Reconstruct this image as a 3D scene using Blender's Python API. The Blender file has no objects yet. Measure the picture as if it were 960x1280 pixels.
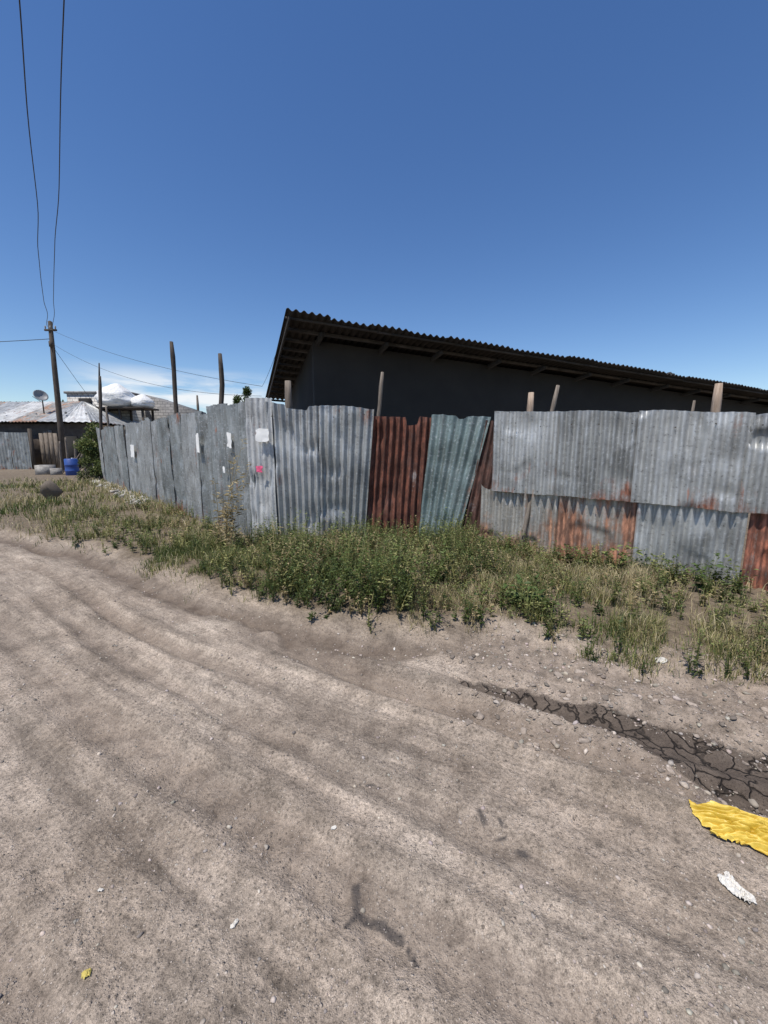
import bpy, math, numpy as np
from mathutils import Vector, Matrix
R = np.random.default_rng(7)
scene = bpy.context.scene
scene.view_settings.view_transform = 'Standard'
scene.view_settings.look = 'None'
scene.view_settings.exposure = 0

# ------------------------------------------------------------ helpers
def link(o, parent=None):
    scene.collection.objects.link(o)
    if parent: o.parent = parent
    return o
def empty(name):
    return link(bpy.data.objects.new(name, None))
def mesh_np(name, verts, faces, mat=None, parent=None, smooth=False, attrs=None, faces3=None):
    verts = np.asarray(verts, dtype=np.float32).reshape(-1, 3)
    me = bpy.data.meshes.new(name)
    me.vertices.add(len(verts)); me.vertices.foreach_set('co', verts.ravel())
    loops=[]; starts=[]; n=0
    for f in (faces, faces3):
        if f is None or len(f) == 0: continue
        f = np.asarray(f, dtype=np.int32)
        loops.append(f.ravel()); starts.append(n+np.arange(len(f))*f.shape[1]); n += f.size
    loops=np.concatenate(loops); starts=np.concatenate(starts).astype(np.int32)
    me.loops.add(len(loops)); me.loops.foreach_set('vertex_index', loops)
    me.polygons.add(len(starts)); me.polygons.foreach_set('loop_start', starts)
    me.update(calc_edges=True)
    if smooth: me.polygons.foreach_set('use_smooth', np.ones(len(me.polygons), dtype=bool))
    for k, v in (attrs or {}).items():
        v = np.asarray(v, dtype=np.float32)
        if v.ndim == 1:
            a = me.attributes.new(k, 'FLOAT', 'POINT'); a.data.foreach_set('value', v)
        elif v.shape[1] == 3:
            a = me.attributes.new(k, 'FLOAT_VECTOR', 'POINT'); a.data.foreach_set('vector', v.ravel())
        else:
            a = me.attributes.new(k, 'FLOAT_COLOR', 'POINT'); a.data.foreach_set('color', v.ravel())
    if mat: me.materials.append(mat)
    return link(bpy.data.objects.new(name, me), parent)
TAB = R.random((256, 256))
def vnoise(x, y, s=0):
    x = np.asarray(x, float)+s*17.3; y = np.asarray(y, float)+s*9.1
    xi = np.floor(x).astype(int); yi = np.floor(y).astype(int)
    fx = x-xi; fy = y-yi; fx = fx*fx*(3-2*fx); fy = fy*fy*(3-2*fy)
    g = lambda a, b: TAB[a & 255, b & 255]
    return (g(xi,yi)*(1-fx)+g(xi+1,yi)*fx)*(1-fy)+(g(xi,yi+1)*(1-fx)+g(xi+1,yi+1)*fx)*fy
def fbm(x, y, o=4, s=0):
    t=0; a=.5; n=0
    for i in range(o):
        t = t+a*vnoise(x*2**i, y*2**i, s+i*3); n += a; a *= .5
    return t/n
def sstep(a, b, x):
    t = np.clip((x-a)/(b-a), 0, 1); return t*t*(3-2*t)

# ------------------------------------------------------------ materials
def newmat(name):
    m = bpy.data.materials.new(name); m.use_nodes = True
    nt = m.node_tree; b = nt.nodes['Principled BSDF']
    return m, nt, b
def N(nt, t, **kw):
    n = nt.nodes.new(t)
    for k, v in kw.items(): setattr(n, k, v)
    return n
def ramp(nt, src, pts):
    r = nt.nodes.new('ShaderNodeValToRGB'); e = r.color_ramp.elements
    while len(e) < len(pts): e.new(.5)
    for i, (p, c) in enumerate(pts):
        e[i].position = p
        if not hasattr(c, '__len__'): c = (c, c, c)
        e[i].color = (*c[:3], 1)
    nt.links.new(src, r.inputs[0]); return r.outputs[0]
def mix(nt, fac, a, b, mode='MIX'):
    m = nt.nodes.new('ShaderNodeMix'); m.data_type = 'RGBA'; m.blend_type = mode
    for s, i in ((fac, 0), (a, 6), (b, 7)):
        if hasattr(s, 'links'): nt.links.new(s, m.inputs[i])
        elif i == 0: m.inputs[0].default_value = s
        else: m.inputs[i].default_value = (*s, 1)
    return m.outputs[2]
def math_(nt, op, a, b=0.0, clamp=False):
    m = nt.nodes.new('ShaderNodeMath'); m.operation = op; m.use_clamp = clamp
    for i, s in enumerate((a, b)):
        if hasattr(s, 'links'): nt.links.new(s, m.inputs[i])
        else: m.inputs[i].default_value = s
    return m.outputs[0]
def noise(nt, vec, scale, detail=4, rough=.55, mp=None):
    if mp:
        mm = N(nt, 'ShaderNodeMapping'); mm.inputs['Scale'].default_value = mp
        nt.links.new(vec, mm.inputs[0]); vec = mm.outputs[0]
    n = N(nt, 'ShaderNodeTexNoise'); n.inputs['Scale'].default_value = scale
    n.inputs['Detail'].default_value = detail; n.inputs['Roughness'].default_value = rough
    nt.links.new(vec, n.inputs['Vector']); return n.outputs['Fac']
def bump(nt, b, h, dist, strength=1.0, prev=None):
    n = N(nt, 'ShaderNodeBump'); n.inputs['Distance'].default_value = dist; n.inputs['Strength'].default_value = strength
    nt.links.new(h, n.inputs['Height'])
    if prev: nt.links.new(prev, n.inputs['Normal'])
    if b: nt.links.new(n.outputs[0], b.inputs['Normal'])
    return n.outputs[0]
def hsum(nt, items):
    acc = None
    for s, k in items:
        q = math_(nt, 'MULTIPLY', s, k); acc = q if acc is None else math_(nt, 'ADD', acc, q)
    return acc
def simple(name, c1, c2, scale=6, rough=.85, bd=.004, mp=None, metallic=0, detail=4):
    m, nt, b = newmat(name)
    tc = N(nt, 'ShaderNodeTexCoord').outputs['Object']
    f = noise(nt, tc, scale, detail, .6, mp)
    nt.links.new(ramp(nt, f, [(.3, c1), (.7, c2)]), b.inputs['Base Color'])
    b.inputs['Roughness'].default_value = rough; b.inputs['Metallic'].default_value = metallic
    if bd:
        f2 = noise(nt, tc, scale*4, detail, .6, mp)
        bump(nt, b, f2, bd)
    return m
def galv(name, base, rust=0.0, dirt=.4, metallic=.4, rough=.46, seed=0., rustcol=(.16,.055,.028), rustlow=0.0, white=.55):
    m, nt, b = newmat(name)
    uv = N(nt, 'ShaderNodeAttribute', attribute_name='puv').outputs['Vector']
    mo = N(nt, 'ShaderNodeMapping'); mo.inputs['Location'].default_value = (seed, seed*1.7, 0); nt.links.new(uv, mo.inputs[0]); v = mo.outputs[0]
    big = noise(nt, v, 1.7, 4, .6)
    c = ramp(nt, big, [(.3, [x*.62 for x in base]), (.52, base), (.72, [min(1, x*1.25) for x in base])])
    streak = noise(nt, v, 1, 5, .65, (22, 1.1, 1))
    c = mix(nt, math_(nt, 'MULTIPLY', ramp(nt, streak, [(.42, 0.), (.68, 1.)]), dirt), c, (.11,.10,.085))
    sp = noise(nt, v, 28, 3, .6)
    c = mix(nt, math_(nt, 'MULTIPLY', ramp(nt, sp, [(.58, 0.), (.66, 1.)]), .4), c, (.62,.64,.66))
    c = mix(nt, math_(nt, 'MULTIPLY', ramp(nt, sp, [(.34, 1.), (.40, 0.)]), .5), c, (.09,.08,.075))
    sheet = noise(nt, v, 3.2, 5, .7, (1, .45, 1))
    c = mix(nt, math_(nt, 'MULTIPLY', ramp(nt, sheet, [(.54, 0.), (.62, 1.)]), white), c, (.58,.60,.61))
    r1 = noise(nt, v, 1.5, 7, .68, (1.3, .8, 1))
    th = .80-.5*rust
    sep = N(nt, 'ShaderNodeSeparateXYZ'); nt.links.new(uv, sep.inputs[0])
    if rustlow:
        r1 = math_(nt, 'ADD', r1, math_(nt, 'MULTIPLY', math_(nt, 'SUBTRACT', .45, sep.outputs['Y'], True), rustlow))
    r1 = math_(nt, 'ADD', r1, math_(nt, 'MULTIPLY', math_(nt, 'SUBTRACT', streak, .5), .3))
    rm = ramp(nt, r1, [(max(0, th-.06), 0.), (min(1, th+.05), 1.)])
    rv = noise(nt, v, 9, 5, .7, (2, .6, 1))
    rc = ramp(nt, math_(nt,'ADD',math_(nt,'MULTIPLY',rv,.6),math_(nt,'MULTIPLY',streak,.4)), [(.36, [x*.35 for x in rustcol]), (.5, rustcol), (.60, [min(1,x*2.3) for x in rustcol])])
    c = mix(nt, math_(nt,'MULTIPLY',rm,.93), c, rc)
    nt.links.new(c, b.inputs['Base Color'])
    nt.links.new(math_(nt, 'MULTIPLY', math_(nt, 'SUBTRACT', 1.0, rm), metallic), b.inputs['Metallic'])
    nt.links.new(ramp(nt, math_(nt,'ADD',math_(nt,'MULTIPLY',rm,.5),math_(nt,'MULTIPLY',sp,.5)), [(0., rough-.1), (1., .95)]), b.inputs['Roughness'])
    bump(nt, b, hsum(nt, [(sheet, .012), (rv, .004)]), 1.0, .7)
    return m

M_wood = simple('weathered_wood', (.09,.07,.055), (.26,.22,.18), 5, .9, .006, (6, 6, .7))
M_woodD = simple('dark_wood', (.03,.025,.02), (.10,.08,.065), 5, .9, .006, (6, 6, .7))
M_woodL = simple('pale_wood', (.24,.17,.12), (.46,.36,.28), 5, .9, .006, (7, 7, .8))
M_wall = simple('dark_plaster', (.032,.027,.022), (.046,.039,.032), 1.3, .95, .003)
M_roofD = simple('dark_roof_sheet', (.012,.011,.010), (.035,.029,.025), 1.2, .85, .003, metallic=.0)
M_wire = simple('wire_black', (.02,.02,.02), (.035,.035,.035), 3, .7, 0)
M_white = simple('white_paper', (.7,.7,.68), (.85,.85,.83), 8, .8, .001)
M_pink = simple('pink_paper', (.7,.09,.2), (.8,.16,.28), 8, .8, .001)
M_mudwall = simple('mud_wall', (.06,.045,.035), (.14,.11,.085), 2, .95, .02)
M_dark = simple('dark_opening', (.01,.01,.01), (.02,.018,.016), 2, .95, 0)
M_crate = simple('crate_grey', (.15,.14,.13), (.4,.38,.35), 5, .9, .01)

def blockmat(name, c1, c2, mortar):
    m, nt, b = newmat(name)
    tc = N(nt, 'ShaderNodeTexCoord').outputs['Object']
    mp = N(nt, 'ShaderNodeMapping'); mp.inputs['Rotation'].default_value = (math.pi/2, 0, 0); nt.links.new(tc, mp.inputs[0])
    br = N(nt, 'ShaderNodeTexBrick'); nt.links.new(mp.outputs[0], br.inputs[0])
    br.inputs['Color1'].default_value = (*c1, 1); br.inputs['Color2'].default_value = (*c2, 1); br.inputs['Mortar'].default_value = (*mortar, 1)
    br.inputs['Scale'].default_value = 1; br.inputs['Brick Width'].default_value = .45; br.inputs['Row Height'].default_value = .24; br.inputs['Mortar Size'].default_value = .02
    f = noise(nt, tc, 4, 4)
    nt.links.new(mix(nt, .5, br.outputs[0], ramp(nt, f, [(.3, .4), (.7, 1.)]), 'MULTIPLY'), b.inputs['Base Color'])
    b.inputs['Roughness'].default_value = .95
    bump(nt, b, br.outputs[1], .01, -1.0)
    return m
M_block = blockmat('grey_blocks', (.20,.195,.19), (.28,.27,.26), (.10,.10,.10))
M_blockW = blockmat('white_blocks', (.5,.48,.45), (.64,.62,.58), (.2,.19,.18))

def foliage(name, transl=.3):
    m, nt, b = newmat(name)
    a = N(nt, 'ShaderNodeAttribute', attribute_name='col').outputs['Color']
    nt.links.new(a, b.inputs['Base Color']); b.inputs['Roughness'].default_value = .55
    b.inputs['Specular IOR Level'].default_value = .35
    t = N(nt, 'ShaderNodeBsdfTranslucent'); nt.links.new(a, t.inputs[0])
    ms = N(nt, 'ShaderNodeMixShader'); ms.inputs[0].default_value = transl
    out = nt.nodes['Material Output']
    nt.links.new(b.outputs[0], ms.inputs[1]); nt.links.new(t.outputs[0], ms.inputs[2]); nt.links.new(ms.outputs[0], out.inputs[0])
    return m
M_leaf = foliage('foliage'); M_grass = foliage('grass_blades', .25)

# ------------------------------------------------------------ terrain functions
EP = np.array([(14,-.2),(9,.7),(4,1.72),(2.43,2.22),(1.52,2.58),(.76,2.93),(-.53,3.12),(-1.68,3.75),(-3.58,5.1),(-6.6,6.75),(-10,9),(-15,14.5),(-26,24),(-70,66)], float)
def smooth_poly(P, n=7):
    out=[]
    Q = np.vstack([2*P[0]-P[1], P, 2*P[-1]-P[-2]])
    for i in range(1, len(Q)-2):
        for t in np.arange(n)/n:
            a,b,c,d = Q[i-1],Q[i],Q[i+1],Q[i+2]
            out.append(.5*((2*b)+(-a+c)*t+(2*a-5*b+4*c-d)*t*t+(-a+3*b-3*c+d)*t**3))
    out.append(Q[-2]); return np.array(out)
EPS = smooth_poly(EP, 5)
TPS = smooth_poly(np.array([(14,-3.2),(6,-.3),(3,.95),(1.2,1.9),(-.5,2.85),(-2.4,4.1),(-4.5,5.6),(-7.5,7.6),(-11,10.2),(-16,15),(-26,25),(-70,66)], float), 5)
def polydist(P, x, y):
    best = np.full(x.shape, 1e9); s = np.zeros(x.shape); sg = np.ones(x.shape); acc = 0
    for i in range(len(P)-1):
        ax, ay = P[i]; dx, dy = P[i+1]-P[i]; L = math.hypot(dx, dy)
        t = np.clip(((x-ax)*dx+(y-ay)*dy)/(L*L), 0, 1)
        ex = x-(ax+t*dx); ey = y-(ay+t*dy); dd = ex*ex+ey*ey
        m = dd < best
        best = np.where(m, dd, best); s = np.where(m, acc+t*L, s)
        sg = np.where(m, np.sign(-(dx*ey-dy*ex)), sg); acc += L
    return np.sqrt(best)*sg, s
DP = smooth_poly(np.array([(.50,2.42),(.95,2.18),(1.28,1.98),(1.75,1.66),(2.4,1.3),(3.6,.9),(5,.6)], float), 4)
STN = [((-.10,1.19),(-.09,1.10),.013),((-.09,1.10),(-.005,1.065),.013),((-.09,1.1),(-.12,1.065),.009),((-.005,1.065),(.05,1.03),.014),((.075,1.0),(.095,.96),.008),
       ((.40,1.46),(.41,1.41),.011),((.47,1.42),(.485,1.38),.008),((.51,1.285),(.53,1.275),.015),((.41,1.36),(.48,1.34),.006),((-.08,1.62),(-.02,1.6),.007)]
def fenceY(x):
    return np.where(x < -1.94, 5.91+(-1.94-x)/.901, np.where(x < 1.36, 5.95, 5.5-(x-1.36)/1.52))
def terrain(x, y):
    d, _ = polydist(EPS, x, y)
    td, s = polydist(TPS, x, y)
    dd, _ = polydist(DP, x, y); dd = np.abs(dd)
    w = fbm(x*1.1, y*1.1, 3, 5)-.5
    dj = d+w*.35+(fbm(x*5, y*5, 2, 6)-.5)*.16
    fade = 1/(1+np.hypot(x, y)/25)
    h = (fbm(x*.6, y*.6, 3, 1)-.5)*.09*fade
    near = np.exp(-(np.hypot(x, y)/14)**2)
    h += near*(fbm(x*3.5, y*3.5, 4, 2)-.5)*.024
    clod = fbm(x*1.9, y*1.9, 2, 77)
    fine = fbm(x*13, y*13, 3, 78)
    h += near*(fine-.5)*.018*sstep(.40,.65,clod)
    wob = (fbm(s*.6, td*.4, 2, 9)-.5)*.35+(fbm(s*3, td*2, 2, 10)-.5)*.04
    road = sstep(.1, -.25, d)
    rut = 0*x
    for c, wd, dp in ((-.12,.11,.05),(-.55,.07,.032),(-.85,.06,.018),(-1.25,.10,.028),(-1.55,.05,.012),(-2.0,.09,.022),(-2.5,.06,.012),(-3.1,.12,.024),(-3.9,.12,.016)):
        amp = np.clip(-.25+1.9*vnoise(s*.45, c*3+0*s, 4), 0, 1.6)
        q = (td+wob*.7-c)/wd
        rut += dp*amp*(np.exp(-q*q*q*q)-.6*np.exp(-(np.abs(q)-1.6)**2*4))
    h -= near*road*rut
    h += near*road*(fbm(s*.9, td*14, 3, 8)-.5)*.012
    tread = np.exp(-((td+wob*.7+1.25)/.10)**4)+np.exp(-((td+wob*.7+.55)/.07)**4)+np.exp(-((td+wob*.7+2.0)/.09)**4)
    h += near*road*tread*.005*np.clip(2*np.sin(s*60+30*np.abs((td+wob*.7)%.5-.25)),-1,1)*sstep(.4,.55,vnoise(s*1.3,td,12))
    verge = sstep(-.08, .22, dj)
    h += verge*(.10+.11*(fbm(x*1.7, y*1.7, 3, 11)-.45)*near)
    lip = np.exp(-((dj+.14)/.10)**2)*sstep(1.0, -.3, x)
    h -= .06*lip*near
    wm = fbm(x*4, y*4, 3, 33)-.5
    wd_ = .10+.10*sstep(1.1,1.8,x)
    mud = np.exp(-(np.abs(dd+wm*.13)/wd_)**3)*sstep(.42, .85, x+wm*.5)
    h -= .075*mud
    rough = sstep(.4, 1.3, x)*sstep(-1.3, -.5, d)*sstep(.5, .0, d)
    h += rough*(fbm(x*7, y*7, 4, 21)-.5)*.13*(1-mud)
    h += rough*near*.04*np.exp(-((dd-.27-wm*.1)/.07)**2)
    return h, d, s, td, dj, mud, rough, rut*road
def hgt(x, y):
    return terrain(np.asarray(x, float), np.asarray(y, float))[0]

n = 1000
u = np.linspace(-1, 1, n); g = 1.4*np.sinh(6.25*u)
gx, gy = np.meshgrid(g*.95-.1, g+1.8)
X = gx.ravel(); Y = gy.ravel()
h, d, s, td, dj, mud, rough, rut = terrain(X, Y)
st = np.zeros_like(X)
for a, b, r in STN:
    a = np.array(a); b = np.array(b); dx, dy = b-a; L2 = dx*dx+dy*dy
    t = np.clip(((X-a[0])*dx+(Y-a[1])*dy)/L2, 0, 1)
    q = np.hypot(X-(a[0]+t*dx), Y-(a[1]+t*dy)); st = np.maximum(st, np.clip(1.25-q/r*.5, 0, 1))
vg = sstep(-.05, .35, dj)*sstep(40, 20, Y)
idx = np.arange(n*n).reshape(n, n)
F = np.stack([idx[:-1,:-1], idx[:-1,1:], idx[1:,1:], idx[1:,:-1]], -1).reshape(-1, 4)
m, nt, b = newmat('dirt_ground')
at = lambda k, o='Fac': N(nt, 'ShaderNodeAttribute', attribute_name=k).outputs[o]
P = N(nt, 'ShaderNodeTexCoord').outputs['Object']
sd = at('sd', 'Vector')
f1 = noise(nt, P, 1.1, 5, .65); f2 = noise(nt, P, 9, 6, .7); f3 = noise(nt, P, 60, 4, .7); f4 = noise(nt, P, 300, 2, .6)
tr = noise(nt, sd, 1, 6, .72, (.7, 6, 1)); tr2 = noise(nt, sd, 1, 4, .65, (2.2, 28, 1))
c = ramp(nt, f1, [(.32, (.255,.203,.155)), (.5, (.40,.328,.26)), (.66, (.52,.435,.35))])
c = mix(nt, .7, c, ramp(nt, tr, [(.36, .45), (.5, .88), (.60, 1.12)]), 'MULTIPLY')
c = mix(nt, .35, c, ramp(nt, tr2, [(.36, .6), (.62, 1.2)]), 'MULTIPLY')
c = mix(nt, .75, c, ramp(nt, f2, [(.32, .5), (.5, .95), (.68, 1.18)]), 'MULTIPLY')
c = mix(nt, .85, c, ramp(nt, f3, [(.30, .35), (.46, .92), (.68, 1.35)]), 'MULTIPLY')
c = mix(nt, .6, c, ramp(nt, f4, [(.35, .45), (.65, 1.45)]), 'MULTIPLY')
c = mix(nt, at('rutv'), c, ramp(nt, f2, [(.3, (.13,.10,.078)), (.7, (.28,.225,.175))]))
vo = N(nt, 'ShaderNodeTexVoronoi'); vo.inputs['Scale'].default_value = 48; nt.links.new(P, vo.inputs['Vector'])
vo2 = N(nt, 'ShaderNodeTexVoronoi'); vo2.inputs['Scale'].default_value = 120; nt.links.new(P, vo2.inputs['Vector'])
sc = N(nt, 'ShaderNodeSeparateColor'); nt.links.new(vo.outputs['Color'], sc.inputs[0])
sc2 = N(nt, 'ShaderNodeSeparateColor'); nt.links.new(vo2.outputs['Color'], sc2.inputs[0])
pebm = math_(nt, 'MULTIPLY', ramp(nt, vo.outputs['Distance'], [(.16, 1.), (.30, 0.)]), math_(nt, 'MULTIPLY', ramp(nt, f2, [(.42, 0.), (.56, 1.)]), ramp(nt, sc.outputs[1], [(.35, 0.), (.4, 1.)])))
pebm2 = math_(nt, 'MULTIPLY', ramp(nt, vo2.outputs['Distance'], [(.22, 1.), (.38, 0.)]), ramp(nt, sc2.outputs[1], [(.4, 0.), (.45, 1.)]))
PC=[(0., (.10,.08,.062)), (.5, (.36,.30,.245)), (1., (.70,.61,.52))]
c = mix(nt, math_(nt, 'MULTIPLY', pebm2, .6), c, ramp(nt, sc2.outputs[0], PC))
c = mix(nt, math_(nt, 'MULTIPLY', pebm, .7), c, ramp(nt, sc.outputs[0], PC))
soil = ramp(nt, f2, [(.3, (.085,.063,.042)), (.7, (.22,.175,.12))])
c = mix(nt, at('verge'), c, soil)
c = mix(nt, math_(nt, 'MULTIPLY', at('rough'), .7), c, ramp(nt, f2, [(.32, (.11,.085,.065)), (.62, (.37,.30,.24))]))
c = mix(nt, at('edge'), c, ramp(nt, f2, [(.3, (.10,.075,.058)), (.7, (.22,.175,.135))]))
wv = N(nt, 'ShaderNodeVectorMath', operation='ADD'); nz = N(nt, 'ShaderNodeTexNoise'); nz.inputs['Scale'].default_value = 7; nz.inputs['Detail'].default_value = 3; nt.links.new(P, nz.inputs['Vector'])
ml = N(nt, 'ShaderNodeVectorMath', operation='SCALE'); ml.inputs['Scale'].default_value = .22; nt.links.new(nz.outputs['Color'], ml.inputs[0])
nt.links.new(P, wv.inputs[0]); nt.links.new(ml.outputs[0], wv.inputs[1])
vc = N(nt, 'ShaderNodeTexVoronoi', feature='DISTANCE_TO_EDGE'); vc.inputs['Scale'].default_value = 9; nt.links.new(wv.outputs[0], vc.inputs['Vector'])
crack = ramp(nt, vc.outputs['Distance'], [(.0, 0.), (.06, 1.)])
mudf = ramp(nt, math_(nt, 'ADD', at('mud'), math_(nt, 'MULTIPLY', math_(nt, 'SUBTRACT', f2, .5), 1.1)), [(.34, 0.), (.50, 1.)])
mc = mix(nt, crack, (.018,.014,.011), ramp(nt, f2, [(.3, (.075,.058,.045)), (.7, (.16,.127,.10))]))
c = mix(nt, mudf, c, mc)
crf = ramp(nt, f1, [(.5, 0.), (.6, 1.)])
c = mix(nt, math_(nt, 'MULTIPLY', math_(nt, 'MULTIPLY', math_(nt, 'SUBTRACT', 1., crack), crf), .22), c, (.12,.10,.08))
stn = ramp(nt, math_(nt, 'MULTIPLY', at('stain'), math_(nt, 'ADD', math_(nt, 'MULTIPLY', f3, 1.2), math_(nt, 'MULTIPLY', f2, .8))), [(.44, 0.), (.85, 1.)])
c = mix(nt, math_(nt, 'MULTIPLY', stn, .8), c, (.055,.05,.048))
nt.links.new(c, b.inputs['Base Color'])
nt.links.new(ramp(nt, mudf, [(0., .95), (1., .7)]), b.inputs['Roughness']); b.inputs['Specular IOR Level'].default_value = .25
hh_ = hsum(nt, [(tr2, .005), (f2, .020), (f3, .012), (f4, .0028), (pebm, .007), (pebm2, .0035), (math_(nt, 'MULTIPLY', crack, math_(nt, 'MAXIMUM', mudf, math_(nt, 'MULTIPLY', crf, .15))), .018)])
bump(nt, b, hh_, 1.0, .9)
edge = np.exp(-((dj+.13)/.15)**2)*sstep(1.4, -.2, X)*.95
mesh_np('ground', np.stack([X, Y, h], -1), F, m, smooth=True,
        attrs={'sd': np.stack([s, td, 0*s], -1), 'verge': vg*.9, 'mud': mud, 'rough': rough, 'stain': st, 'edge': edge, 'rutv': np.clip(rut*20, 0, .65)})

# ------------------------------------------------------------ gravel
def ico(sub):
    import bmesh
    bm = bmesh.new(); bmesh.ops.create_icosphere(bm, subdivisions=sub, radius=1)
    v = np.array([q.co[:] for q in bm.verts]); f = np.array([[q.index for q in a.verts] for a in bm.faces]); bm.free(); return v, f
ICO = {1: ico(1), 2: ico(2)}
def rocks(name, px, py, r, mat, col, sink=.35, pz=None, flat=(.4,.8), sub=2):
    IV, IF = ICO[sub]
    k = len(px); nv = len(IV)
    sc = np.stack([R.uniform(.7,1.3,k), R.uniform(.6,1.1,k), R.uniform(*flat,k)], -1)*r[:,None]
    V = np.repeat(IV[None], k, 0).copy()
    if sub == 1: V *= R.uniform(.72,1.12,(k,nv,1))
    for _ in range(11 if sub == 2 else 3):
        nn = R.normal(size=(k,3)); nn /= np.linalg.norm(nn, axis=1)[:,None]
        t = np.einsum('kij,kj->ki', V, nn); ex = np.clip(t-R.uniform(.35,.7,k)[:,None], 0, None)
        V -= ex[:,:,None]*nn[:,None,:]
    V *= sc[:,None,:]
    a = R.uniform(0, 6.28, k); ca, sa = np.cos(a)[:,None], np.sin(a)[:,None]
    x = V[:,:,0]*ca-V[:,:,1]*sa; y = V[:,:,0]*sa+V[:,:,1]*ca
    z0 = hgt(px, py) if pz is None else pz
    V = np.stack([x+px[:,None], y+py[:,None], V[:,:,2]+(z0+sc[:,2]*(1-2*sink)*.6)[:,None]], -1)
    Fc = (IF[None]+(np.arange(k)*nv)[:,None,None]).reshape(-1, 3)
    C = np.repeat(np.c_[col, np.ones(k)], nv, 0)
    return mesh_np(name, V.reshape(-1,3), Fc, mat, attrs={'col': C})
M_rock, nt, b = newmat('stone')
a = N(nt, 'ShaderNodeAttribute', attribute_name='col').outputs['Color']; tc = N(nt, 'ShaderNodeTexCoord').outputs['Object']
nt.links.new(mix(nt, .7, a, ramp(nt, noise(nt, tc, 60, 4), [(.3, .55), (.7, 1.2)]), 'MULTIPLY'), b.inputs['Base Color']); b.inputs['Roughness'].default_value = .95
k = 120000
px = R.uniform(-6, 4.5, k); py = .45+R.random(k)**1.3*7
d_, s_ = polydist(EPS, px, py)
cl = fbm(px*2.2, py*2.2, 3, 31)
dens = np.where(d_ < 0, .12+1.6*np.clip(cl-.45, 0, 1)*2, .04)
dens += .8*((px > .7) & (d_ > -1.0) & (d_ < .25))+.4*((d_ > -.35) & (d_ < .1))
rr = .0018*R.random(k)**-.5; rr = np.clip(rr, 0, .013)
inr = (px > .6) & (d_ > -1.1) & (d_ < .3); rr = np.where(inr, rr*1.8, rr)
dm, _ = polydist(DP, px, py)
kp = (R.random(k) < dens) & (py < fenceY(px)-.1) & ~((np.abs(dm) < .12) & (px > .9))
px, py, rr = px[kp], py[kp], rr[kp]; k = len(px); print('stones', k)
g0 = R.uniform(.14, .50, k)[:,None]*np.array([1.12,.97,.83])*R.uniform(.95,1.05,(k,3))
rocks('gravel', px, py, rr, M_rock, g0, .4, sub=1)
k=4500; px=R.uniform(.4,4.2,k); py=R.uniform(.8,2.95,k); d_,_=polydist(EPS,px,py); dm,_=polydist(DP,px,py)
kp=(d_>-1.15)&(d_<.2)&(np.abs(dm)>.11)&(R.random(k)<np.exp(-np.abs(np.abs(dm)-.22)/.2)*.8+.12)
px,py=px[kp],py[kp]; k=len(px)
rocks('earth_clods',px,py,np.clip(.009*R.random(k)**-.42,0,.036),M_rock,R.uniform(.13,.36,k)[:,None]*np.array([1.14,.95,.78]),.4)
t = R.random(170); fx = -6.0-6.2*t; off = R.uniform(.05,.5,170)
fy = 5.91+(-1.94-fx)/.901-off
rocks('rubble_stones', fx-off*.5, fy, R.uniform(.04,.16,170), M_rock, R.uniform(.26,.5,170)[:,None]*np.array([1.03,.98,.9]))
rocks('boulder', np.array([-8.7]), np.array([10.5]), np.array([.50]), M_rock, np.array([[.14,.115,.09]]), .05, flat=(.75,.85))

# ------------------------------------------------------------ corrugated panels
def panel(name, bl, br, tl, tr_, parent, mat, pitch=.098, amp=.014, rt=.0, rb=.0, seed=0, dent=.02, smooth=True):
    bl, br, tl, tr_ = [np.array(q, float) for q in (bl, br, tl, tr_)]
    W = (np.linalg.norm(br-bl)+np.linalg.norm(tr_-tl))/2; H = (np.linalg.norm(tl-bl)+np.linalg.norm(tr_-br))/2
    nw = max(2, round(W/pitch)); nx = nw*8+1; ny = 34
    uu, vv = np.meshgrid(np.linspace(0,1,nx), np.linspace(0,1,ny))
    uf, vf = uu.ravel(), vv.ravel()
    top = rt*((fbm(uf*W*2.5, 0*uf, 2, seed)-.5)*2+.8*(vnoise(uf*W*8, 0*uf, seed+3)-.5))
    top -= rt*2.2*sstep(.72,.8,vnoise(uf*W*4,0*uf,seed+31))
    bot = rb*(fbm(uf*W*3, 0*uf+5, 2, seed+5)-.5)*2
    v2 = vf*(1+top/H)+(1-vf)*bot/H
    Pn = (bl[None]*(1-uf)[:,None]+br[None]*uf[:,None])*(1-v2)[:,None]+(tl[None]*(1-uf)[:,None]+tr_[None]*uf[:,None])*v2[:,None]
    nrm = np.cross(br-bl, tl-bl); nrm /= np.linalg.norm(nrm)
    flat_ = 1-.6*sstep(.66,.85,fbm(uf*W*2, vf*H*2, 2, seed+50))
    off = amp*np.sin(uf*nw*2*math.pi+.5*(vnoise(uf*3,vf*H*1.5,seed+9)-.5))*flat_*(.85+.3*vnoise(uf*W*2,vf*2,seed+4))
    off += dent*(fbm(uf*W*1.6+seed, vf*H*1.6, 3, seed+7)-.5)*2
    off -= dent*1.2*sstep(.66,.85,vnoise(uf*W*3.5, vf*H*3.5, seed+61))
    off += dent*.9*sstep(.85,1,vf)*(vnoise(uf*W*5, vf*0, seed+12)-.5)*2
    Pn = Pn+off[:,None]*nrm[None]
    idx = np.arange(nx*ny).reshape(ny, nx)
    F = np.stack([idx[:-1,:-1], idx[:-1,1:], idx[1:,1:], idx[1:,:-1]], -1).reshape(-1,4)
    return mesh_np(name, Pn, F, mat, parent, smooth, attrs={'puv': np.stack([uf*W+seed*3.1, v2*H, 0*uf], -1)})
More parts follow.
